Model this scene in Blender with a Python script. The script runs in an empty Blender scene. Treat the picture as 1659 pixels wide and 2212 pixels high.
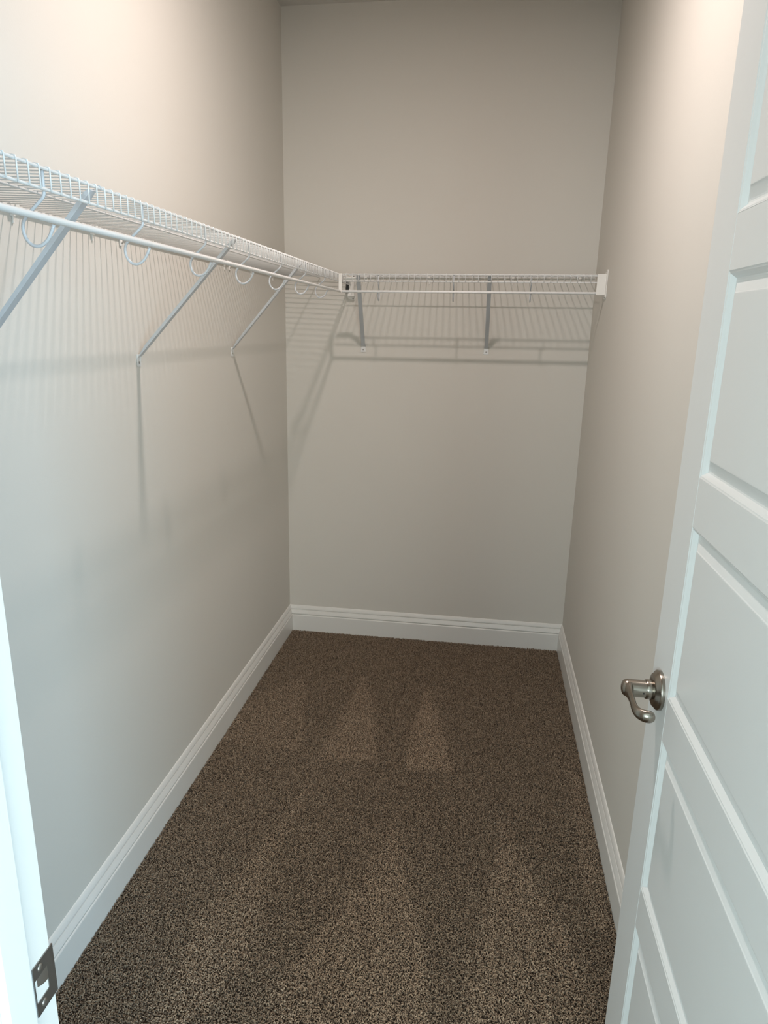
import bpy, bmesh, math, random
from mathutils import Vector, Matrix
random.seed(7)
S = bpy.context.scene
COL = S.collection

# ------------------------------------------------------------------ camera
W, D, H = 1.3631, 3.3929, 2.7768            # closet inside: x 0..W, y YF..D, z 0..H
YF = 0.5080                                  # closet side of the front wall
FP = 1571.875
cam_d = bpy.data.cameras.new('camera')
cam = bpy.data.objects.new('camera', cam_d); COL.objects.link(cam)
r = Vector((0.98714447, 0.1591428, 0.01481115)); u = Vector((-0.05811909, 0.27108611, 0.96079888)); f = Vector((-0.14888913, 0.94930811, -0.27685038))
M = Matrix((r, u, -f)).transposed().to_4x4(); M.translation = Vector((0.926012, 0.0, 1.510962))
cam.matrix_world = M
cam_d.sensor_fit = 'VERTICAL'; cam_d.sensor_height = 36.0; cam_d.lens = FP / 2212 * 36.0
cam_d.shift_x = 37.263 / 2212; cam_d.shift_y = 51.571 / 2212
cam_d.clip_start = 0.01
S.camera = cam

# ------------------------------------------------------------------ world, lights, exposure
w = bpy.data.worlds.new('daylight'); S.world = w; w.use_nodes = True
w.node_tree.nodes['Background'].inputs[0].default_value = (0.62, 0.82, 1.0, 1)
w.node_tree.nodes['Background'].inputs[1].default_value = 1.0
S.view_settings.view_transform = 'Standard'; S.view_settings.look = 'None'
S.view_settings.gamma = 1.0; S.view_settings.use_curve_mapping = False
S.view_settings.exposure = 0.0
LX, LY = 0.72, 1.82
def area(name, loc, rot, size, power, color, shape='RECTANGLE', sy=None):
    d = bpy.data.lights.new(name, 'AREA'); d.shape = shape; d.size = size
    if sy: d.size_y = sy
    d.energy = power; d.color = color
    o = bpy.data.objects.new(name, d); COL.objects.link(o); o.location = loc; o.rotation_euler = rot
    return o
area('ceiling_lamp_light', (LX, LY, H - 0.032), (0, 0, 0), 0.080, 19.4, (1.0, 0.880, 0.835), 'DISK')
# unseen bedroom daylight: right side inferred, left rear source added to lift the walls
area('window_daylight', (2.35, -2.93, 1.50), (math.radians(90), 0, 0), 1.5, 95.0, (0.96, 1.0, 0.93), 'RECTANGLE', 1.4)
area('window_daylight', (-0.50, -2.93, 1.50), (math.radians(90), 0, 0), 1.5, 102.0, (0.78, 0.97, 1.0), 'RECTANGLE', 1.4)  # added left rear source, brightens the closet walls
area('window_daylight', (3.50, -2.10, 1.50), (0, math.radians(90), 0), 1.4, 196.0, (0.46, 0.77, 1.0), 'RECTANGLE', 1.5)

# ------------------------------------------------------------------ materials
def mat(name, col, rough=0.5, metal=0.0, bump=0.0, bscale=400.0, spec=0.5, var=0.0, vscale=3.0, aniso=None):
    m = bpy.data.materials.new(name); m.use_nodes = True
    nt = m.node_tree; b = nt.nodes['Principled BSDF']
    b.inputs['Base Color'].default_value = (*col, 1); b.inputs['Roughness'].default_value = rough
    b.inputs['Metallic'].default_value = metal; b.inputs['Specular IOR Level'].default_value = spec
    tc = nt.nodes.new('ShaderNodeTexCoord')
    if bump:
        n = nt.nodes.new('ShaderNodeTexNoise'); n.inputs['Scale'].default_value = bscale; n.inputs['Detail'].default_value = 2
        bp = nt.nodes.new('ShaderNodeBump'); bp.inputs['Strength'].default_value = bump; bp.inputs['Distance'].default_value = 0.001
        nt.links.new(tc.outputs['Object'], n.inputs['Vector']); nt.links.new(n.outputs['Fac'], bp.inputs['Height'])
        nt.links.new(bp.outputs['Normal'], b.inputs['Normal'])
    if var:
        n = nt.nodes.new('ShaderNodeTexNoise'); n.inputs['Scale'].default_value = vscale; n.inputs['Detail'].default_value = 4
        mx = nt.nodes.new('ShaderNodeMix'); mx.data_type = 'RGBA'
        mx.inputs[6].default_value = (*[c * (1 - var) for c in col], 1); mx.inputs[7].default_value = (*[min(1, c * (1 + var)) for c in col], 1)
        nt.links.new(tc.outputs['Object'], n.inputs['Vector']); nt.links.new(n.outputs['Fac'], mx.inputs[0]); nt.links.new(mx.outputs[2], b.inputs['Base Color'])
    return m
M_WALL = mat('wall_paint', (0.640, 0.612, 0.560), 0.75, bump=0.12, bscale=260, spec=0.25, var=0.01)
M_CEIL = mat('ceiling_paint', (0.62, 0.60, 0.56), 0.9, bump=0.3, bscale=120, spec=0.2)
M_TRIM = mat('trim_paint', (0.74, 0.725, 0.69), 0.32, spec=0.5, var=0.008)
M_DOOR = mat('door_paint', (0.72, 0.73, 0.72), 0.36, bump=0.04, bscale=500, spec=0.45, var=0.008)
M_WIRE = mat('white_vinyl_coating', (0.71, 0.71, 0.70), 0.28, spec=0.5, var=0.01)
M_PLAS = mat('white_plastic', (0.78, 0.76, 0.72), 0.4, spec=0.4, var=0.01)
M_BRACE = mat('shaded_white_enamel', (0.56, 0.575, 0.595), 0.35, spec=0.5, var=0.01)  # white enamel toned grey-blue: underside shade of braces and hooks put into colour
M_NICK = mat('brushed_nickel', (0.31, 0.28, 0.24), 0.25, 1.0, bump=0.05, bscale=900)
M_STRIKE = mat('strike_nickel', (0.26, 0.25, 0.24), 0.42, 1.0, bump=0.1, bscale=900)
M_SCREW = mat('screw_steel', (0.45, 0.44, 0.42), 0.35, 1.0, var=0.05)
M_DARK = mat('recess_shade', (0.03, 0.03, 0.03), 0.8, var=0.1)  # near-black stand-in for the shade inside slot and holes
M_BASEFLOOR = mat('carpet_backing', (0.050, 0.038, 0.028), 0.95, bump=0.8, bscale=300, spec=0.1, var=0.3, vscale=200)
M_GLASS = mat('window_glass', (0.9, 0.95, 0.95), 0.05)
M_GLASS.node_tree.nodes['Principled BSDF'].inputs['Transmission Weight'].default_value = 1.0
m = bpy.data.materials.new('lamp_diffuser'); m.use_nodes = True; M_LAMP = m
m.node_tree.nodes['Principled BSDF'].inputs['Emission Color'].default_value = (1, 0.86, 0.70, 1)
m.node_tree.nodes['Principled BSDF'].inputs['Emission Strength'].default_value = 12.0
# carpet yarn: random tone per tuft; sheen of the vacuum marks painted in as paler colour
m = bpy.data.materials.new('carpet_yarn'); m.use_nodes = True; M_YARN = m
nt = m.node_tree; b = nt.nodes['Principled BSDF']; b.inputs['Roughness'].default_value = 0.9; b.inputs['Specular IOR Level'].default_value = 0.15
b.inputs['Sheen Weight'].default_value = 0.15
at = nt.nodes.new('ShaderNodeAttribute'); at.attribute_type = 'INSTANCER'; at.attribute_name = 'shade'
ng = nt.nodes.new('ShaderNodeAttribute'); ng.attribute_type = 'INSTANCER'; ng.attribute_name = 'nap_sheen'
cr = nt.nodes.new('ShaderNodeValToRGB'); cr.color_ramp.elements[0].position = 0.0; cr.color_ramp.elements[0].color = (0.118, 0.082, 0.055, 1)
cr.color_ramp.elements[1].position = 1.0; cr.color_ramp.elements[1].color = (0.370, 0.278, 0.195, 1)
e = cr.color_ramp.elements.new(0.5); e.color = (0.245, 0.175, 0.117, 1)
mx = nt.nodes.new('ShaderNodeMix'); mx.data_type = 'RGBA'; mx.blend_type = 'MULTIPLY'; mx.inputs[0].default_value = 1.0
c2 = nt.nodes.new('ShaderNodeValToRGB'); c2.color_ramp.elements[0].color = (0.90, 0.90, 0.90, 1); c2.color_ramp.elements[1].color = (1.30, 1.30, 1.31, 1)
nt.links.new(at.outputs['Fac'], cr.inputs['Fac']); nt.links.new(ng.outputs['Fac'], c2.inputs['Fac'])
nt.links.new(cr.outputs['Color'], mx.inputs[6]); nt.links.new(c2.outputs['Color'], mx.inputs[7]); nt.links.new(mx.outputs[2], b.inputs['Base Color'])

# ------------------------------------------------------------------ mesh helpers
def link(name, me, parent=None):
    o = bpy.data.objects.new(name, me); COL.objects.link(o)
    if parent is not None:
        o.parent = parent
        pm = parent
        off = Vector((0, 0, 0))
        while pm is not None: off += pm.location; pm = pm.parent
        if me is not None: o.location = -off
    return o
def mesh(name, verts, faces, m, parent=None, smooth=False, bevel=0.0, seg=1):
    me = bpy.data.meshes.new(name or 'cross_wire'); me.from_pydata([tuple(v) for v in verts], [], faces)
    bm = bmesh.new(); bm.from_mesh(me); bmesh.ops.remove_doubles(bm, verts=bm.verts, dist=1e-6)
    if bevel: bmesh.ops.bevel(bm, geom=[e for e in bm.edges if e.is_manifold and e.calc_face_angle(0) > 0.5], offset=bevel, segments=seg, affect='EDGES', clamp_overlap=True)
    bmesh.ops.recalc_face_normals(bm, faces=bm.faces); bm.to_mesh(me); bm.free()
    if smooth: me.polygons.foreach_set('use_smooth', [True] * len(me.polygons))
    me.materials.append(m)
    if name is None: return me
    return link(name, me, parent)
def smooth_by_angle(o, deg=35):
    me = o.data
    me.polygons.foreach_set('use_smooth', [True] * len(me.polygons))
    bm = bmesh.new(); bm.from_mesh(me)
    for e in bm.edges:
        e.smooth = not (len(e.link_faces) == 2 and e.calc_face_angle(0) > math.radians(deg))
    bm.to_mesh(me); bm.free(); return o
def box_vf(a, b):
    (x0, y0, z0), (x1, y1, z1) = a, b
    v = [(x0,y0,z0),(x1,y0,z0),(x1,y1,z0),(x0,y1,z0),(x0,y0,z1),(x1,y0,z1),(x1,y1,z1),(x0,y1,z1)]
    return v, [(0,3,2,1),(4,5,6,7),(0,1,5,4),(1,2,6,5),(2,3,7,6),(3,0,4,7)]
def box(name, a, b, m, parent=None, bevel=0.0, seg=1, T=None):
    v, fc = box_vf(a, b)
    if T: v = [T(*p) for p in v]
    return mesh(name, v, fc, m, parent, bevel=bevel, seg=seg)
class Acc:
    def __init__(s): s.v = []; s.f = []
    def add(s, v, f):
        n = len(s.v); s.v += list(v); s.f += [tuple(i + n for i in q) for q in f]; return s
    def box(s, a, b): return s.add(*box_vf(a, b))
def tube_vf(pts, rad, sides=8, closed_caps=True):
    P = [Vector(p) for p in pts]; n = len(P); v = []; fc = []
    rads = rad if isinstance(rad, (list, tuple)) else [rad] * n
    t0 = (P[1] - P[0]).normalized()
    ref = Vector((0, 0, 1)) if abs(t0.z) < 0.9 else Vector((0, 1, 0))
    a = (ref - t0 * ref.dot(t0)).normalized()
    for i in range(n):
        if i == 0: t = P[1] - P[0]
        elif i == n - 1: t = P[-1] - P[-2]
        else: t = (P[i] - P[i-1]).normalized() + (P[i+1] - P[i]).normalized()
        t.normalize(); a = (a - t * a.dot(t)).normalized(); bb = t.cross(a)
        for k in range(sides):
            th = 2 * math.pi * k / sides
            v.append(P[i] + (a * math.cos(th) + bb * math.sin(th)) * rads[i])
    for i in range(n - 1):
        for k in range(sides):
            k2 = (k + 1) % sides
            fc.append((i*sides+k, i*sides+k2, (i+1)*sides+k2, (i+1)*sides+k))
    fc.append(tuple(range(sides))[::-1]); fc.append(tuple((n-1)*sides + k for k in range(sides)))
    return v, fc
def lathe_vf(prof, origin, axis, sides=32):
    # prof: list of (distance along axis, radius)
    o = Vector(origin); ax = Vector(axis).normalized()
    ref = Vector((0, 0, 1)) if abs(ax.z) < 0.9 else Vector((1, 0, 0))
    a = (ref - ax * ref.dot(ax)).normalized(); b = ax.cross(a); v = []; fc = []
    for d, rr in prof:
        for k in range(sides):
            th = 2 * math.pi * k / sides
            v.append(o + ax * d + (a * math.cos(th) + b * math.sin(th)) * max(rr, 1e-5))
    for i in range(len(prof) - 1):
        for k in range(sides):
            k2 = (k + 1) % sides
            fc.append((i*sides+k, i*sides+k2, (i+1)*sides+k2, (i+1)*sides+k))
    fc.append(tuple(range(sides))[::-1]); fc.append(tuple((len(prof)-1)*sides + k for k in range(sides)))
    return v, fc
def struct(o):
    o['kind'] = 'structure'; return o
def empty(name, loc):
    o = bpy.data.objects.new(name, None); COL.objects.link(o); o.location = loc; o.empty_display_size = 0.05; return o

# ------------------------------------------------------------------ room shell
T_ = 0.11
JX0, JX1 = 0.5443, 1.2905                    # clear door opening
DH = 2.045                                   # head of the opening
YO = 0.388                                   # bedroom side of the front wall
struct(box('wall_left', (-T_, YO, -0.03), (0, D + T_, H + 0.02), M_WALL))
struct(box('wall_back', (0, D, -0.03), (W, D + T_, H + 0.02), M_WALL))
struct(box('wall_right', (W, YO, -0.03), (W + T_, D + T_, H + 0.02), M_WALL))
a = Acc(); jt = 0.019
a.box((0, YO, -0.03), (JX0 - jt, YF, H + 0.02)); a.box((JX1 + jt, YO, -0.03), (W, YF, H + 0.02)); a.box((JX0 - jt, YO, DH + jt), (JX1 + jt, YF, H + 0.02))
struct(mesh('wall_front', a.v, a.f, M_WALL))
struct(box('ceiling', (-T_, YO, H), (W + T_, D + T_, H + 0.1), M_CEIL))
struct(box('floor', (-T_, YO, -0.10), (W + T_, D + T_, -0.0075), M_BASEFLOOR))
# adjoining bedroom the daylight comes through (behind the camera)
BX0, BX1, BY0 = -1.6, 3.6, -3.0
M_BED = mat('bedroom_wall_paint', (0.66, 0.66, 0.64), 0.8, bump=0.1, bscale=260, spec=0.2)
struct(box('floor_bedroom', (BX0, BY0, -0.10), (BX1, YO, -0.0075), mat('bedroom_carpet', (0.16, 0.12, 0.09), 0.95, bump=1.0, bscale=350, var=0.3, vscale=180)))
struct(box('ceiling_bedroom', (BX0, BY0, H), (BX1, YO, H + 0.1), M_CEIL))
struct(box('wall_bedroom_left', (BX0 - T_, BY0, -0.03), (BX0, YO, H), M_BED))
wz0, wz1 = 0.75, 2.25
def wall_with_openings(name, lo, hi, opens, P):
    # P(along, across, z) places the wall; openings are (start, end) along it
    a = Acc(); cur = lo
    for o0, o1 in opens:
        a.box((cur, 0, -0.03), (o0, T_, H)); a.box((o0, 0, -0.03), (o1, T_, wz0)); a.box((o0, 0, wz1), (o1, T_, H)); cur = o1
    a.box((cur, 0, -0.03), (hi, T_, H))
    struct(mesh(name, [P(*q) for q in a.v], a.f, M_BED))
    for o0, o1 in opens:
        wn = struct(empty('window_%d' % (len([x for x in bpy.data.objects if x.name.startswith('window_') and x.type == 'EMPTY']) + 1), P(o0, 0.03, wz0))); ft = 0.05; a = Acc()
        a.box((o0, 0.03, wz0), (o0 + ft, 0.08, wz1)); a.box((o1 - ft, 0.03, wz0), (o1, 0.08, wz1))
        for z0, z1 in ((wz0, wz0 + ft), (1.475, 1.525), (wz1 - ft, wz1)): a.box((o0 + ft, 0.03, z0), (o1 - ft, 0.08, z1))
        mesh('window_frame', [P(*q) for q in a.v], a.f, M_TRIM, wn)
        for z0, z1 in ((wz0 + ft, 1.475), (1.525, wz1 - ft)): box('pane', (o0 + ft, 0.053, z0), (o1 - ft, 0.057, z1), M_GLASS, wn, T=P)
wall_with_openings('wall_bedroom_rear', BX0, BX1, [(-1.30, 0.30), (1.55, 3.15)], lambda q, t, z: (q, BY0 - t, z))  # left opening added to carry the extra daylight
wall_with_openings('wall_bedroom_right', BY0, YO, [(-2.90, -1.30)], lambda q, t, z: (BX1 + t, q, z))
a = Acc(); a.box((BX0, YO, -0.03), (-T_, YO + T_, H)); a.box((W + T_, YO, -0.03), (BX1, YO + T_, H))
struct(mesh('wall_bedroom_front', a.v, a.f, M_BED))
# baseboards: profile (offset from wall, height), mitred in the corners
BP = [(0, -0.0075), (0.0160, -0.0075), (0.0160, 0.0795), (0.0150, 0.0825), (0.0132, 0.0842), (0.0100, 0.0850), (0.0100, 0.0872), (0.0142, 0.0882), (0.0146, 0.0905),
      (0.0128, 0.0970), (0.0104, 0.1040), (0.0086, 0.1092), (0.0056, 0.1100), (0.0056, 0.1122), (0.0082, 0.1132), (0.0078, 0.1165), (0.0064, 0.1215), (0.0046, 0.1265), (0.0024, 0.1305), (0, 0.1320)]
def baseboard(name, fn0, fn1):
    n = len(BP); v = [fn0(o, z) for o, z in BP] + [fn1(o, z) for o, z in BP]
    fc = [(i, (i + 1) % n, (i + 1) % n + n, i + n) for i in range(n)] + [tuple(range(n)), tuple(range(2 * n - 1, n - 1, -1))]
    return struct(mesh(name, v, fc, M_TRIM))
CT = 0.012                                   # casing thickness
baseboard('baseboard_left', lambda o, z: (o, YF, z), lambda o, z: (o, D - o, z))
baseboard('baseboard_back', lambda o, z: (o, D - o, z), lambda o, z: (W - o, D - o, z))
baseboard('baseboard_right', lambda o, z: (W - o, YF, z), lambda o, z: (W - o, D - o, z))

# door frame: jambs, stops, casing, strike plate
df = struct(empty('trim_1', (JX0, YF, 0)))
box('side_jamb', (JX0 - jt, YO, -0.0075), (JX0, YF, DH), M_TRIM, df, bevel=0.001)
box('side_jamb', (JX1, YO, -0.0075), (JX1 + jt, YF, DH), M_TRIM, df, bevel=0.001)
box('head_jamb', (JX0 - jt, YO, DH), (JX1 + jt, YF, DH + jt), M_TRIM, df, bevel=0.001)
SY = 0.4665
box('door_stop', (JX0, SY - 0.034, -0.0075), (JX0 + 0.010, SY, DH - 0.0105), M_TRIM, df, bevel=0.0015)
box('door_stop', (JX1 - 0.010, SY - 0.034, -0.0075), (JX1, SY, DH - 0.0105), M_TRIM, df, bevel=0.0015)
box('door_stop', (JX0, SY - 0.034, DH - 0.010), (JX1, SY, DH), M_TRIM, df, bevel=0.0015)
for yy0, yy1 in ((YO - CT, YO), ):
    box('casing', (JX0 - 0.062, yy0, -0.0075), (JX0 - 0.005, yy1, DH + 0.062), M_TRIM, df, bevel=0.003, seg=2)
    box('casing', (JX1 + 0.005, yy0, -0.0075), (JX1 + 0.062, yy1, DH + 0.062), M_TRIM, df, bevel=0.003, seg=2)
    box('casing', (JX0 - 0.005, yy0, DH + 0.005), (JX1 + 0.005, yy1, DH + 0.062), M_TRIM, df, bevel=0.003, seg=2)
# strike plate: T-shaped lip past the jamb edge, latch opening with a bent tab, two screws
pz0, pz1, py0, py1 = 0.8800, 0.9360, 0.4785, 0.5140
hy0, hy1, hz0, hz1 = 0.4797, 0.4990, 0.8950, 0.9210
px_ = JX0 + 0.0012
a = Acc()
def plate(y0, y1, z0, z1): a.box((JX0 + 0.00005, y0, z0), (px_, y1, z1))
plate(py0, hy0, pz0, pz1); plate(hy1, py1 - 0.0035, pz0, pz1); plate(hy0, hy1, pz0, hz0); plate(hy0, hy1, hz1, pz1)
a.add([(JX0 + 0.00005, py1 - 0.0035, pz0 + 0.002), (px_, py1 - 0.0035, pz0 + 0.002), (px_ - 0.003, py1, pz0 + 0.004), (px_ - 0.0042, py1 - 0.0008, pz0 + 0.004),
       (JX0 + 0.00005, py1 - 0.0035, pz1 - 0.002), (px_, py1 - 0.0035, pz1 - 0.002), (px_ - 0.003, py1, pz1 - 0.004), (px_ - 0.0042, py1 - 0.0008, pz1 - 0.004)],
      [(0,1,2,3), (7,6,5,4), (0,4,5,1), (1,5,6,2), (2,6,7,3), (3,7,4,0)])
sp = mesh('strike_plate', a.v, a.f, M_STRIKE, df); sp['label'] = 'dark brushed nickel strike plate'
box('latch_pocket', (JX0 + 0.0001, hy0, hz0), (JX0 + 0.0003, hy1, hz1), M_TRIM, sp)
a = Acc(); n_ = 8                               # tab bent into the pocket, rounded towards the door
for i_ in range(n_ + 1):
    q = i_ / n_; yy = hy1 - 0.0165 * q; xx = px_ - 0.0001 - 0.0009 * q * q; z_lo = hz0 + 0.011 + 0.006 * q * q
    a.v += [(xx, yy, z_lo), (xx, yy, hz1)]
for i_ in range(n_): a.f.append((2 * i_, 2 * i_ + 1, 2 * i_ + 3, 2 * i_ + 2))
mesh('latch_tab', a.v, a.f, M_SCREW, sp, smooth=True)
for zz in (0.8875, 0.9285):
    v, fc = lathe_vf([(0, 0.0040), (0.0008, 0.0036), (0.0012, 0.002), (0.0010, 0.0)], (px_ - 0.0003, 0.4895, zz), (1, 0, 0), 14)
    mesh('screw', v, fc, M_SCREW, sp, smooth=True)

# ------------------------------------------------------------------ carpet pile (stuff)
POLY = [  # outlines of vacuum marks whose pile sheen is painted paler
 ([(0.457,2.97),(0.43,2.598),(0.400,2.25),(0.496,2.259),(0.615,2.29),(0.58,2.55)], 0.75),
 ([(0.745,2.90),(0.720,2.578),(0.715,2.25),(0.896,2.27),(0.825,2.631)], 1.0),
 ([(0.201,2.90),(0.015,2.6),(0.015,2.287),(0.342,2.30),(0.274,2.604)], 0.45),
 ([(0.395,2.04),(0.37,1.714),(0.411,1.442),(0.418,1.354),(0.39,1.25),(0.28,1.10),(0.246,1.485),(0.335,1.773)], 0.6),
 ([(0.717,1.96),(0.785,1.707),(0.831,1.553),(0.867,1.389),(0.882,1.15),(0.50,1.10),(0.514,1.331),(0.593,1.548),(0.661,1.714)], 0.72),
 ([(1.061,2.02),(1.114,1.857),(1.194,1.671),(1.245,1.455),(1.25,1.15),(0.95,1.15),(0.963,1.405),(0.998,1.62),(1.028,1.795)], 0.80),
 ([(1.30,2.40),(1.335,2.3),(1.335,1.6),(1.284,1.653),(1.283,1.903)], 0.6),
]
SHEEN_EDGES = [[(0.717,1.96),(0.785,1.707),(0.831,1.553),(0.867,1.389),(0.876,1.25)], [(1.061,2.02),(1.114,1.857),(1.194,1.671),(1.245,1.455)], [(0.405,2.10),(0.385,1.90),(0.378,1.714),(0.411,1.442),(0.418,1.354)]]  # bright edges of the marks, also painted into the yarn
def sheen_edge(x, y):
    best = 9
    for ln in SHEEN_EDGES:
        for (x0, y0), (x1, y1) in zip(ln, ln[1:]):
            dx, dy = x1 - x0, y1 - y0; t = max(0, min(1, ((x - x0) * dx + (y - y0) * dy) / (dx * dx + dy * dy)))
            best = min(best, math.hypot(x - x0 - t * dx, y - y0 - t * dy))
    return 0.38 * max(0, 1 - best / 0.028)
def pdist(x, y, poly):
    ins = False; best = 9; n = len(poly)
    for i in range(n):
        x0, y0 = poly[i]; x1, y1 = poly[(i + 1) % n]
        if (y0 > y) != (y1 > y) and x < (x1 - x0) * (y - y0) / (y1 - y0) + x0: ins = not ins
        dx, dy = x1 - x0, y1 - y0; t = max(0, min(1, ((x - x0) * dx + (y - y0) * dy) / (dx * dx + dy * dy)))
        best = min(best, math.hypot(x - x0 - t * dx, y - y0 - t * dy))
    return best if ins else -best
cx0, cx1, cy0, cy1 = 0.0170, W - 0.0170, 0.43, D - 0.0170
NX, NY = 110, 240; cv = []; cf = []; nap_sheen = []
for j in range(NY + 1):
    for i in range(NX + 1):
        x = cx0 + (cx1 - cx0) * i / NX; y = cy0 + (cy1 - cy0) * j / NY
        z = -0.0070 + 0.0012 * math.sin(9 * x + 2 * y) * math.sin(5 * y + 1.3) * min(1, (D - y) * 4)
        cv.append((x, y, max(z, -0.0072)))
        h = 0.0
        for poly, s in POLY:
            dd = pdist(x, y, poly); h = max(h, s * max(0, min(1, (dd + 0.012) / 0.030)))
        nap_sheen.append(min(1.0, h + sheen_edge(x, y)))
for j in range(NY):
    for i in range(NX):
        q = j * (NX + 1) + i; cf.append((q, q + 1, q + NX + 2, q + NX + 1))
me = bpy.data.meshes.new('carpet'); me.from_pydata(cv, [], cf); me.materials.append(M_BASEFLOOR)
at_ = me.attributes.new('nap_sheen', 'FLOAT', 'POINT'); at_.data.foreach_set('value', nap_sheen)
carpet = link('carpet', me); carpet['kind'] = 'stuff'; carpet['label'] = 'brown twist pile carpet with vacuum-mark sheen painted paler on the closet floor'; carpet['category'] = 'carpet'
g = bpy.data.node_groups.new('carpet_pile', 'GeometryNodeTree')
g.interface.new_socket('Geometry', in_out='INPUT', socket_type='NodeSocketGeometry'); g.interface.new_socket('Geometry', in_out='OUTPUT', socket_type='NodeSocketGeometry')
N = g.nodes; Lk = g.links.new
gi = N.new('NodeGroupInput'); go = N.new('NodeGroupOutput')
dist = N.new('GeometryNodeDistributePointsOnFaces'); dist.distribute_method = 'POISSON'
dist.inputs['Distance Min'].default_value = 0.0021; dist.inputs['Density Max'].default_value = 125000.0; dist.inputs['Seed'].default_value = 3
Lk(gi.outputs[0], dist.inputs['Mesh'])
def rnd(a_, b_, seed, typ='FLOAT'):
    n = N.new('FunctionNodeRandomValue'); n.data_type = typ
    if typ == 'FLOAT': n.inputs[2].default_value = a_; n.inputs[3].default_value = b_; n.inputs['Seed'].default_value = seed; return n.outputs[1]
    n.inputs[0].default_value = a_; n.inputs[1].default_value = b_; n.inputs['Seed'].default_value = seed; return n.outputs[0]
st = N.new('GeometryNodeStoreNamedAttribute'); st.data_type = 'FLOAT'; st.domain = 'POINT'; st.inputs['Name'].default_value = 'shade'
Lk(dist.outputs['Points'], st.inputs['Geometry']); Lk(rnd(0.0, 1.0, 11), st.inputs['Value'])
bz = N.new('GeometryNodeCurvePrimitiveBezierSegment'); bz.inputs['Resolution'].default_value = 4
bz.inputs['Start'].default_value = (0, 0, -0.001); bz.inputs['Start Handle'].default_value = (-0.0010, 0.0007, 0.0035); bz.inputs['End Handle'].default_value = (0.0008, -0.0014, 0.0072); bz.inputs['End'].default_value = (0.0036, 0.0006, 0.0064)
cc = N.new('GeometryNodeCurvePrimitiveCircle'); cc.inputs['Resolution'].default_value = 5; cc.inputs['Radius'].default_value = 0.00120
c2m = N.new('GeometryNodeCurveToMesh'); c2m.inputs['Fill Caps'].default_value = True
Lk(bz.outputs[0], c2m.inputs['Curve']); Lk(cc.outputs[0], c2m.inputs['Profile Curve'])
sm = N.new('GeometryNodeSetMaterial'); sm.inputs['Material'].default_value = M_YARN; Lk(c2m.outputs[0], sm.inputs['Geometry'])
io = N.new('GeometryNodeInstanceOnPoints'); Lk(st.outputs[0], io.inputs['Points']); Lk(sm.outputs[0], io.inputs['Instance'])
# twist: any direction, with a small random lean
cb = N.new('ShaderNodeCombineXYZ'); Lk(rnd(-0.45, 0.45, 21), cb.inputs[0]); Lk(rnd(-0.45, 0.45, 22), cb.inputs[1]); Lk(rnd(0.0, 6.283, 23), cb.inputs[2])
Lk(cb.outputs[0], io.inputs['Rotation'])
Lk(rnd(0.75, 1.15, 31), io.inputs['Scale'])
jn = N.new('GeometryNodeJoinGeometry'); Lk(gi.outputs[0], jn.inputs[0]); Lk(io.outputs[0], jn.inputs[0]); Lk(jn.outputs[0], go.inputs[0])
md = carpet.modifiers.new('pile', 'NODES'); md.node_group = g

# ------------------------------------------------------------------ open door
dy = 0.0082; DXL, DYL = 1.2544, 1.2642; DW, DT = 0.7500, 0.0350
dvx, dvy = math.sin(dy), -math.cos(dy); nx, ny = math.cos(dy), math.sin(dy)
def TD(s, t, z): return (DXL + dvx * s + nx * t, DYL + dvy * s + ny * t, z)
DZ0, DZ1 = 0.012, 2.036
door = struct(empty('door_1', TD(DW, 0, DZ0)))
ST = 0.1100
def dbox(name, s0, s1, z0, z1, t0=0.0, t1=DT, m=M_DOOR, parent=None, bevel=0.0007): return box(name, (s0, t0, z0), (s1, t1, z1), m, parent or door, bevel=bevel, T=TD)
dbox('stile', 0, ST, DZ0, DZ1, bevel=0.0012); dbox('stile', DW - ST, DW, DZ0, DZ1, bevel=0.0012)
PAN = [(1.6683, 1.9640), (1.2976, 1.5930), (0.9240, 1.2195), (0.5460, 0.8455), (0.1640, 0.4615)]
edges = [DZ1] + [z for p in PAN for z in (p[1], p[0])] + [DZ0]
for i in range(0, len(edges), 2):
    dbox('rail', ST + 0.0004, DW - ST - 0.0004, edges[i + 1], edges[i])
RING = [(0, 0), (0.0012, 0.0010), (0.0030, 0.0013), (0.0070, 0.0052), (0.0098, 0.0085), (0.0125, 0.0090), (0.0150, 0.0084), (0.0290, 0.0032), (0.0305, 0.0022), (0.0320, 0.0020)]
for z0, z1 in PAN:
    s0, s1 = ST, DW - ST; v = []; fc = []
    def ring(ins, t): v.extend([TD(s0 + ins, t, z0 + ins), TD(s1 - ins, t, z0 + ins), TD(s1 - ins, t, z1 - ins), TD(s0 + ins, t, z1 - ins)])
    for ins, t in RING: ring(ins, t)
    n = len(RING)
    for i in range(n - 1):
        for k in range(4): fc.append((i*4+k, i*4+(k+1) % 4, (i+1)*4+(k+1) % 4, (i+1)*4+k))
    fc.append(tuple((n-1)*4 + k for k in range(4)))
    m0 = len(v)
    for ins, t in RING[::-1]: ring(ins, DT - t)
    fc.append(tuple(m0 + k for k in range(4))[::-1])
    for i in range(n - 1):
        for k in range(4): fc.append((m0+i*4+k, m0+i*4+(k+1) % 4, m0+(i+1)*4+(k+1) % 4, m0+(i+1)*4+k))
    for k in range(4): fc.append((m0+(n-1)*4+k, m0+(n-1)*4+(k+1) % 4, (k+1) % 4, k))
    mesh('panel', v, fc, M_DOOR, door)
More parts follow.
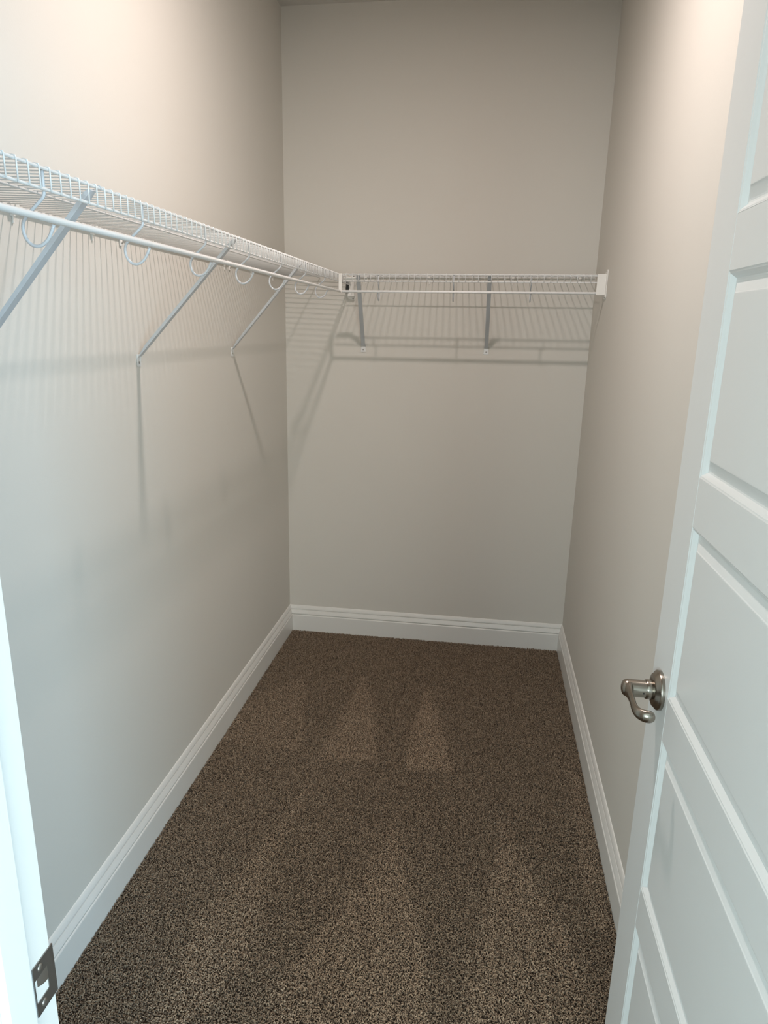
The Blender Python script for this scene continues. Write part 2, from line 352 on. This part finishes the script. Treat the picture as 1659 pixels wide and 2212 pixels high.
# lever handle (one on each face)
HS, HZ = 0.0620, 0.9140
for side in (1, -1):
    def TH(s, out, z): return TD(s, -out if side == 1 else DT + out, z)
    o_ = Vector(TH(HS, 0, HZ)); ax = (Vector(TH(HS, 1, HZ)) - o_).normalized()
    v, fc = lathe_vf([(0, 0.0345), (0.0040, 0.0350), (0.0065, 0.0345), (0.0085, 0.0325), (0.0090, 0.0305), (0.0125, 0.0285), (0.0140, 0.0240), (0.0145, 0.0170), (0.0145, 0.0)], o_, ax, 40)
    rose = smooth_by_angle(mesh('handle_rose', v, fc, M_NICK, door), 50)
    v, fc = lathe_vf([(0.0140, 0.0168), (0.0150, 0.0172), (0.0240, 0.0170), (0.0250, 0.0164), (0.0252, 0.0150), (0.0262, 0.0150), (0.0530, 0.0154), (0.0570, 0.0150), (0.0600, 0.0138), (0.0625, 0.0115), (0.0640, 0.0080), (0.0647, 0.0040), (0.0649, 0.0)], o_, ax, 32)
    hub = smooth_by_angle(mesh('handle_lever', v, fc, M_NICK, door), 50)
    # lever arm: flat oval arm leaving the hub, sweeping back to the door, with a rounded scroll end
    ctl = [(0.000, 0.0515, 0.0150, 0.0125), (0.010, 0.0535, 0.0138, 0.0085), (0.022, 0.0545, 0.0112, 0.0052), (0.036, 0.0550, 0.0095, 0.0042), (0.052, 0.0553, 0.0088, 0.0044),
            (0.066, 0.0562, 0.0088, 0.0048), (0.078, 0.0558, 0.0090, 0.0054), (0.0870, 0.0535, 0.0094, 0.0062), (0.0935, 0.0490, 0.0100, 0.0072), (0.0970, 0.0430, 0.0106, 0.0082), (0.0978, 0.0370, 0.0102, 0.0082), (0.0968, 0.0320, 0.0072, 0.0062), (0.0962, 0.0295, 0.0012, 0.0012)]
    path = []
    for i in range(len(ctl) - 1):
        p0, p1, p2, p3 = [Vector(ctl[min(max(k, 0), len(ctl) - 1)]) for k in (i - 1, i, i + 1, i + 2)]
        for q in (0, 0.33, 0.67): path.append(tuple(0.5 * (2 * p1 + (p2 - p0) * q + (2 * p0 - 5 * p1 + 4 * p2 - p3) * q * q + (3 * p1 - p0 - 3 * p2 + p3) * q ** 3)))
    path.append(ctl[-1])
    v = []; fc = []; K = 24
    pp = [Vector((s, o, 0)) for s, o, _, _ in path]
    for i, (s, o, hh, ww) in enumerate(path):
        t = (pp[min(i + 1, len(pp) - 1)] - pp[max(i - 1, 0)]).normalized(); nn = Vector((-t.y, t.x, 0))
        for k in range(K):
            th = 2 * math.pi * k / K
            q = pp[i] + nn * math.cos(th) * ww; v.append(TH(HS + q.x, q.y, HZ + math.sin(th) * hh))
    for i in range(len(path) - 1):
        for k in range(K): fc.append((i*K+k, i*K+(k+1) % K, (i+1)*K+(k+1) % K, (i+1)*K+k))
    fc.append(tuple(range(K))[::-1]); fc.append(tuple((len(path)-1)*K + k for k in range(K)))
    mesh('lever_arm', v, fc, M_NICK, hub, smooth=True)
    v, fc = lathe_vf([(0, 0.0016), (0.0008, 0.0016)], Vector(TH(HS + 0.0148, 0.0300, HZ - 0.0015)), Vector(TH(HS + 1, 0.03, HZ)) - Vector(TH(HS, 0.03, HZ)), 10)
    mesh('release_hole', v, fc, M_DARK, hub)
for zz in (0.28, 1.02, 1.83):
    v, fc = tube_vf([TD(DW + 0.006, DT + 0.004, zz - 0.045), TD(DW + 0.006, DT + 0.004, zz + 0.045)], 0.006, 12)
    mesh('hinge', v, fc, M_NICK, door, smooth=True)

# ------------------------------------------------------------------ wire shelves
ZT, ZL, ZR = 1.7130, 1.6863, 1.6472          # top rail, lower lip rail, hanging rod
RV = 0.3085                                  # distance of the lip from the wall
def wire_shelf(kind, u0, u1, wire0, rod0, rod1, hooks, braces, clips, anchors, label, group):
    if kind == 'left': T = lambda uu, v, z: (v, uu, z)
    else: T = lambda uu, v, z: (uu, D - v, z)
    root = empty('wire_shelf', T((u0 + u1) / 2, 0, ZT)); root['label'] = label; root['category'] = 'shelf'; root['group'] = group
    def rail(name, v, z, rad, a_, b_, sides=10, m=M_WIRE):
        vv, ff = tube_vf([T(a_, v, z), T(b_, v, z)], rad, sides); return mesh(name, vv, ff, m, root, smooth=True) if False else smooth_by_angle(mesh(name, vv, ff, m, root))
    rail('front_rail', RV, ZT, 0.0024, u0, u1); rail('lip_rail', RV, ZL, 0.0024, u0, u1)
    rail('middle_rail', 0.163, 1.7178, 0.0022, u0, u1); rail('rear_rail', 0.010, 1.7222, 0.0022, u0, u1)
    # one mesh shared by all cross wires: over the deck, round the front rail and down the lip
    zc = ZT + 0.0034; vf = RV + 0.0034
    prof = [(0.004, 1.7258), (RV - 0.001, zc), (RV + 0.0022, zc - 0.0008), (vf, zc - 0.0038), (vf, ZL - 0.0022)]
    vv, ff = tube_vf([Vector(T(0, v, z)) - Vector(T(0, 0, 0)) for v, z in prof], 0.00128, 5)
    wm = mesh(None, vv, ff, M_WIRE, smooth=True); wm.name = 'cross_wire'
    k = 0; uu = wire0
    while uu < u1 - 0.004:
        if uu > u0 + 0.004:
            o = bpy.data.objects.new('cross_wire', wm); COL.objects.link(o); o.parent = root
            o.location = Vector(T(uu, 0, 0)) - root.location
        uu += 0.0254
    rail('hanging_rod', RV + 0.0105, 1.6465, 0.0048, rod0, rod1, 16)
    ctl = [(0.3045, 1.7120), (0.3045, 1.6990), (0.3045, 1.6850), (0.3032, 1.6785), (0.2975, 1.6725), (0.2850, 1.6620), (0.2735, 1.6520), (0.2680, 1.6440), (0.2668, 1.6350), (0.2690, 1.6255),
           (0.2750, 1.6172), (0.2840, 1.6132), (0.2940, 1.6148), (0.3035, 1.6220), (0.3100, 1.6320), (0.3145, 1.6415)]
    hp = []                                      # smooth curve through the bends of the hook
    for i in range(len(ctl) - 1):
        p0, p1, p2, p3 = [Vector(ctl[min(max(k, 0), len(ctl) - 1)]) for k in (i - 1, i, i + 1, i + 2)]
        for q in (0, 0.5) if i > 1 else (0,):
            hp.append(0.5 * (2 * p1 + (p2 - p0) * q + (2 * p0 - 5 * p1 + 4 * p2 - p3) * q * q + (3 * p1 - p0 - 3 * p2 + p3) * q ** 3))
    hp.append(Vector(ctl[-1]))
    for hu in hooks:
        vv, ff = tube_vf([T(hu, v, z) for v, z in hp], 0.0025, 10)
        mesh('rod_hook', vv, ff, M_BRACE, root, smooth=True)
    for ut, ub in braces:
        A = Vector((ut, 0.3025, 1.7085)); B = Vector((ub, 0.0085, 1.4250))      # (u, v, z)
        d = (A - B).normalized(); wd = Vector((1, 0, 0)); wd = (wd - d * wd.dot(d)).normalized(); nn = d.cross(wd)
        if nn.y < 0: nn = -nn                                                   # outwards / down
        nn = Vector((0, d.z, -d.y)).normalized()
        hw, dp, th = 0.0085, 0.0075, 0.0016
        sec = [(-hw, -dp), (-hw, 0), (hw, 0), (hw, -dp), (hw - th, -dp), (hw - th, -th), (-hw + th, -th), (-hw + th, -dp)]
        vv = []; ff = []; n = 8
        stations = [(0.0, 0.15, 1.1), (0.03, 0.55, 1.0), (0.09, 1.0, 1.0), (0.97, 1.0, 1.0), (1.0, 0.7, 0.8)]
        for tt, sc, wsc in stations:
            P = B.lerp(A, tt)
            for s_, e_ in sec:
                q = P + wd * s_ * wsc + nn * (e_ * sc if abs(e_) > th + 1e-6 else e_); vv.append(T(*q))
        for i in range(len(stations) - 1):
            for k in range(n): ff.append((i*n+k, i*n+(k+1) % n, (i+1)*n+(k+1) % n, (i+1)*n+k))
        ff.append(tuple(range(n))[::-1]); ff.append(tuple((len(stations)-1)*n + k for k in range(n)))
        br = mesh('shelf_brace', vv, ff, M_BRACE, root)
        # foot plate on the wall, screw, and hook over the front rail
        fw = 0.0102
        fv = [(ub - fw, 0.0005, 1.3985), (ub + fw, 0.0005, 1.3985), (ub + fw, 0.0005, 1.430), (ub - fw, 0.0005, 1.430)]
        vv = [T(*q) for q in fv] + [T(ub - fw, 0.0026, 1.3985), T(ub + fw, 0.0026, 1.3985), T(ub + fw * 0.9, 0.0110, 1.430), T(ub - fw * 0.9, 0.0110, 1.430), T(ub + fw, 0.0030, 1.421), T(ub - fw, 0.0030, 1.421)]
        mesh('brace_foot', vv, [(0,1,2,3), (4,5,8,9), (9,8,6,7), (0,4,5,1), (2,6,7,3), (1,5,8,6,2), (0,3,7,9,4)], M_WIRE, br, bevel=0.0012)  # lighter than its brace: light on the plate put into the colour
        vv, ff = lathe_vf([(0, 0.0034), (0.0012, 0.0030), (0.0020, 0.0016), (0.0019, 0.0)], T(ub, 0.0024, 1.4080), Vector(T(0, 1, 0)) - Vector(T(0, 0, 0)), 12)
        mesh('screw', vv, ff, M_SCREW, br, smooth=True)
        arc = [(RV + 0.0034 * math.cos(q) , ZT + 0.0034 * math.sin(q)) for q in [math.radians(x) for x in (205, 160, 120, 80, 40, 0, -35)]]
        vv, ff = tube_vf([T(ut + 0.006, v, z) for v, z in arc], 0.0012, 6)
        mesh('brace_hook', vv, ff, M_BRACE, br, smooth=True)
    for cu in clips:
        a = Acc(); a.box((cu - 0.006, 0.0005, 1.7060), (cu + 0.006, 0.004, 1.7300)); a.box((cu - 0.0055, 0.004, 1.7165), (cu + 0.0055, 0.0150, 1.7195)); a.box((cu - 0.0055, 0.0128, 1.7195), (cu + 0.0055, 0.0150, 1.7270)); a.box((cu - 0.0020, 0.0005, 1.6930), (cu + 0.0020, 0.0035, 1.7060))
        mesh('wall_clip', [T(*q) for q in a.v], a.f, M_PLAS, root)
    for cu in anchors:
        a = Acc(); a.box((cu - 0.0065, 0.0005, ZT - 0.0175), (cu + 0.0065, 0.005, ZT - 0.0035))
        o = mesh('wall_anchor', [T(*q) for q in a.v], a.f, M_PLAS, root, bevel=0.001)
        vv, ff = lathe_vf([(0, 0.0028), (0.0012, 0.0024), (0.0014, 0.0)], T(cu, 0.0049, ZT - 0.0105), Vector(T(0, 1, 0)) - Vector(T(0, 0, 0)), 10)
        mesh('screw', vv, ff, M_SCREW, o, smooth=True)
    def end_bracket(ue, sg, mirror=False):
        # hollow cup round the lip and rod, on a wall plate with clipped corners; sg = direction from the wall into the room
        a = Acc(); L_ = 0.0360; t = 0.0018; va, vb, za, zb = RV - 0.012, (RV + 0.0175 if mirror else RV + 0.0225), 1.6395, 1.7165
        def bx(u_a, u_b, v0, v1, z0, z1): a.box((min(u_a, u_b), v0, z0), (max(u_a, u_b), v1, z1))
        bx(ue + sg * 0.003, ue + sg * L_, vb - t, vb, za, zb); bx(ue + sg * 0.003, ue + sg * L_, va, vb - t, zb - t, zb); bx(ue + sg * 0.003, ue + sg * L_, va, vb - t, za, za + t)
        vv = [T(*q) for q in a.v]; ff = list(a.f)
        br = mesh('end_bracket', vv, ff, M_PLAS, root)
        if mirror: box('slot_shade', (0.2885, ue + sg * 0.0352, 1.6510), (0.3020, ue + sg * 0.0345, 1.7010), M_DARK, br); box('bracket_end', (va, ue + sg * 0.0345, za), (vb, ue + sg * 0.0330, zb), M_PLAS, br)  # dark box painted as the shade inside the cup mouth
        pl = [(0.275, 1.640), (0.290, 1.628), (0.345, 1.6235), (0.352, 1.632), (0.352, 1.722), (0.347, 1.7315), (0.335, 1.7300), (0.300, 1.7215), (0.275, 1.716)]
        if mirror: pl = [(0.288 + (v - 0.275) * 0.5, z) for v, z in pl]
        n = len(pl); vv = [T(ue + sg * 0.0004, v, z) for v, z in pl] + [T(ue + sg * 0.0036, v, z) for v, z in pl]
        ff = [tuple(range(n)), tuple(range(2*n-1, n-1, -1))] + [(i, (i+1) % n, (i+1) % n + n, i + n) for i in range(n)]
        mesh('bracket_plate', vv, ff, M_PLAS, br, bevel=0.0005)
        for zz in (1.7255, 1.6300):
            vv, ff = lathe_vf([(0, 0.0024), (0.0010, 0.0022), (0.0012, 0.0)], T(ue + sg * 0.0036, (0.338 if zz > 1.7 else 0.335) - (0.020 if mirror else 0), zz - 0.001), Vector(T(sg, 0, 0)) - Vector(T(0, 0, 0)), 10)
            mesh('screw', vv, ff, M_DARK, br, smooth=True)  # dark dots painted for the shade in the screw holes
    return root, T, end_bracket, rail
HK = 0.3048
rt, T, eb, rail = wire_shelf('left', 0.532, D - 0.006, 1.0260 - 0.0254 * 19, 0.532, D - RV - 0.012, [1.0188 + HK * k for k in range(-1, 7)],
    [(1.161, 1.205), (1.838, 1.888), (2.505, 2.637)], [1.10 + 0.2985 * k for k in range(-1, 8)], [1.8345, 2.6388],
    'long white wire shelf with hanging rod along the left wall', 'white wire closet shelves')
eb(D, -1, True)
rt_left = rt
rt, T, eb, rail = wire_shelf('back', RV + 0.0190, W - 0.006, 1.3063 - 0.0254 * 38, RV + 0.0188, W - 0.010, [0.473, 0.7772, 1.0812],
    [(0.389, 0.3652), (0.9185, 0.9205)], [0.3734, 0.6563, 1.0172, 1.2971], [],
    'shorter white wire shelf across the back wall with a boxed end bracket at the right', 'white wire closet shelves')
eb(W, -1)
# corner connector joining both rods at the inside corner
a = Acc(); a.box((0.3135, D - RV - 0.0195, 1.6440), (0.3265, D - RV - 0.0160, 1.7150)); a.box((0.3135, D - RV - 0.0160, 1.7115), (0.3265, D - RV - 0.0045, 1.7150)); a.box((0.3125, D - RV - 0.0045, 1.7110), (0.3225, D - RV + 0.012, 1.7150)); a.box((0.3145, D - RV - 0.0200, 1.6420), (0.3265, D - RV - 0.0090, 1.6530))
jc = box('joint_clip', (0.3275, D - RV + 0.020, 1.6930), (0.3850, D - RV + 0.034, 1.7030), M_PLAS, rt, bevel=0.001)
cn = mesh('corner_connector', a.v, a.f, M_PLAS, rt_left, bevel=0.0006)

# ------------------------------------------------------------------ ceiling lamp
cl = empty('ceiling_light', (LX, LY, H)); cl['label'] = 'round flush white disc light on the closet ceiling'; cl['category'] = 'light'
v, fc = lathe_vf([(0.0, 0.066), (0.006, 0.070), (0.020, 0.068), (0.026, 0.062), (0.0262, 0.054), (0.020, 0.052)], (LX, LY, H), (0, 0, -1), 40)
smooth_by_angle(mesh('trim_ring', v, fc, M_TRIM, cl), 40)
v, fc = lathe_vf([(0.0205, 0.052), (0.0235, 0.050), (0.0245, 0.0)], (LX, LY, H), (0, 0, -1), 40)
mesh('diffuser', v, fc, M_LAMP, cl)
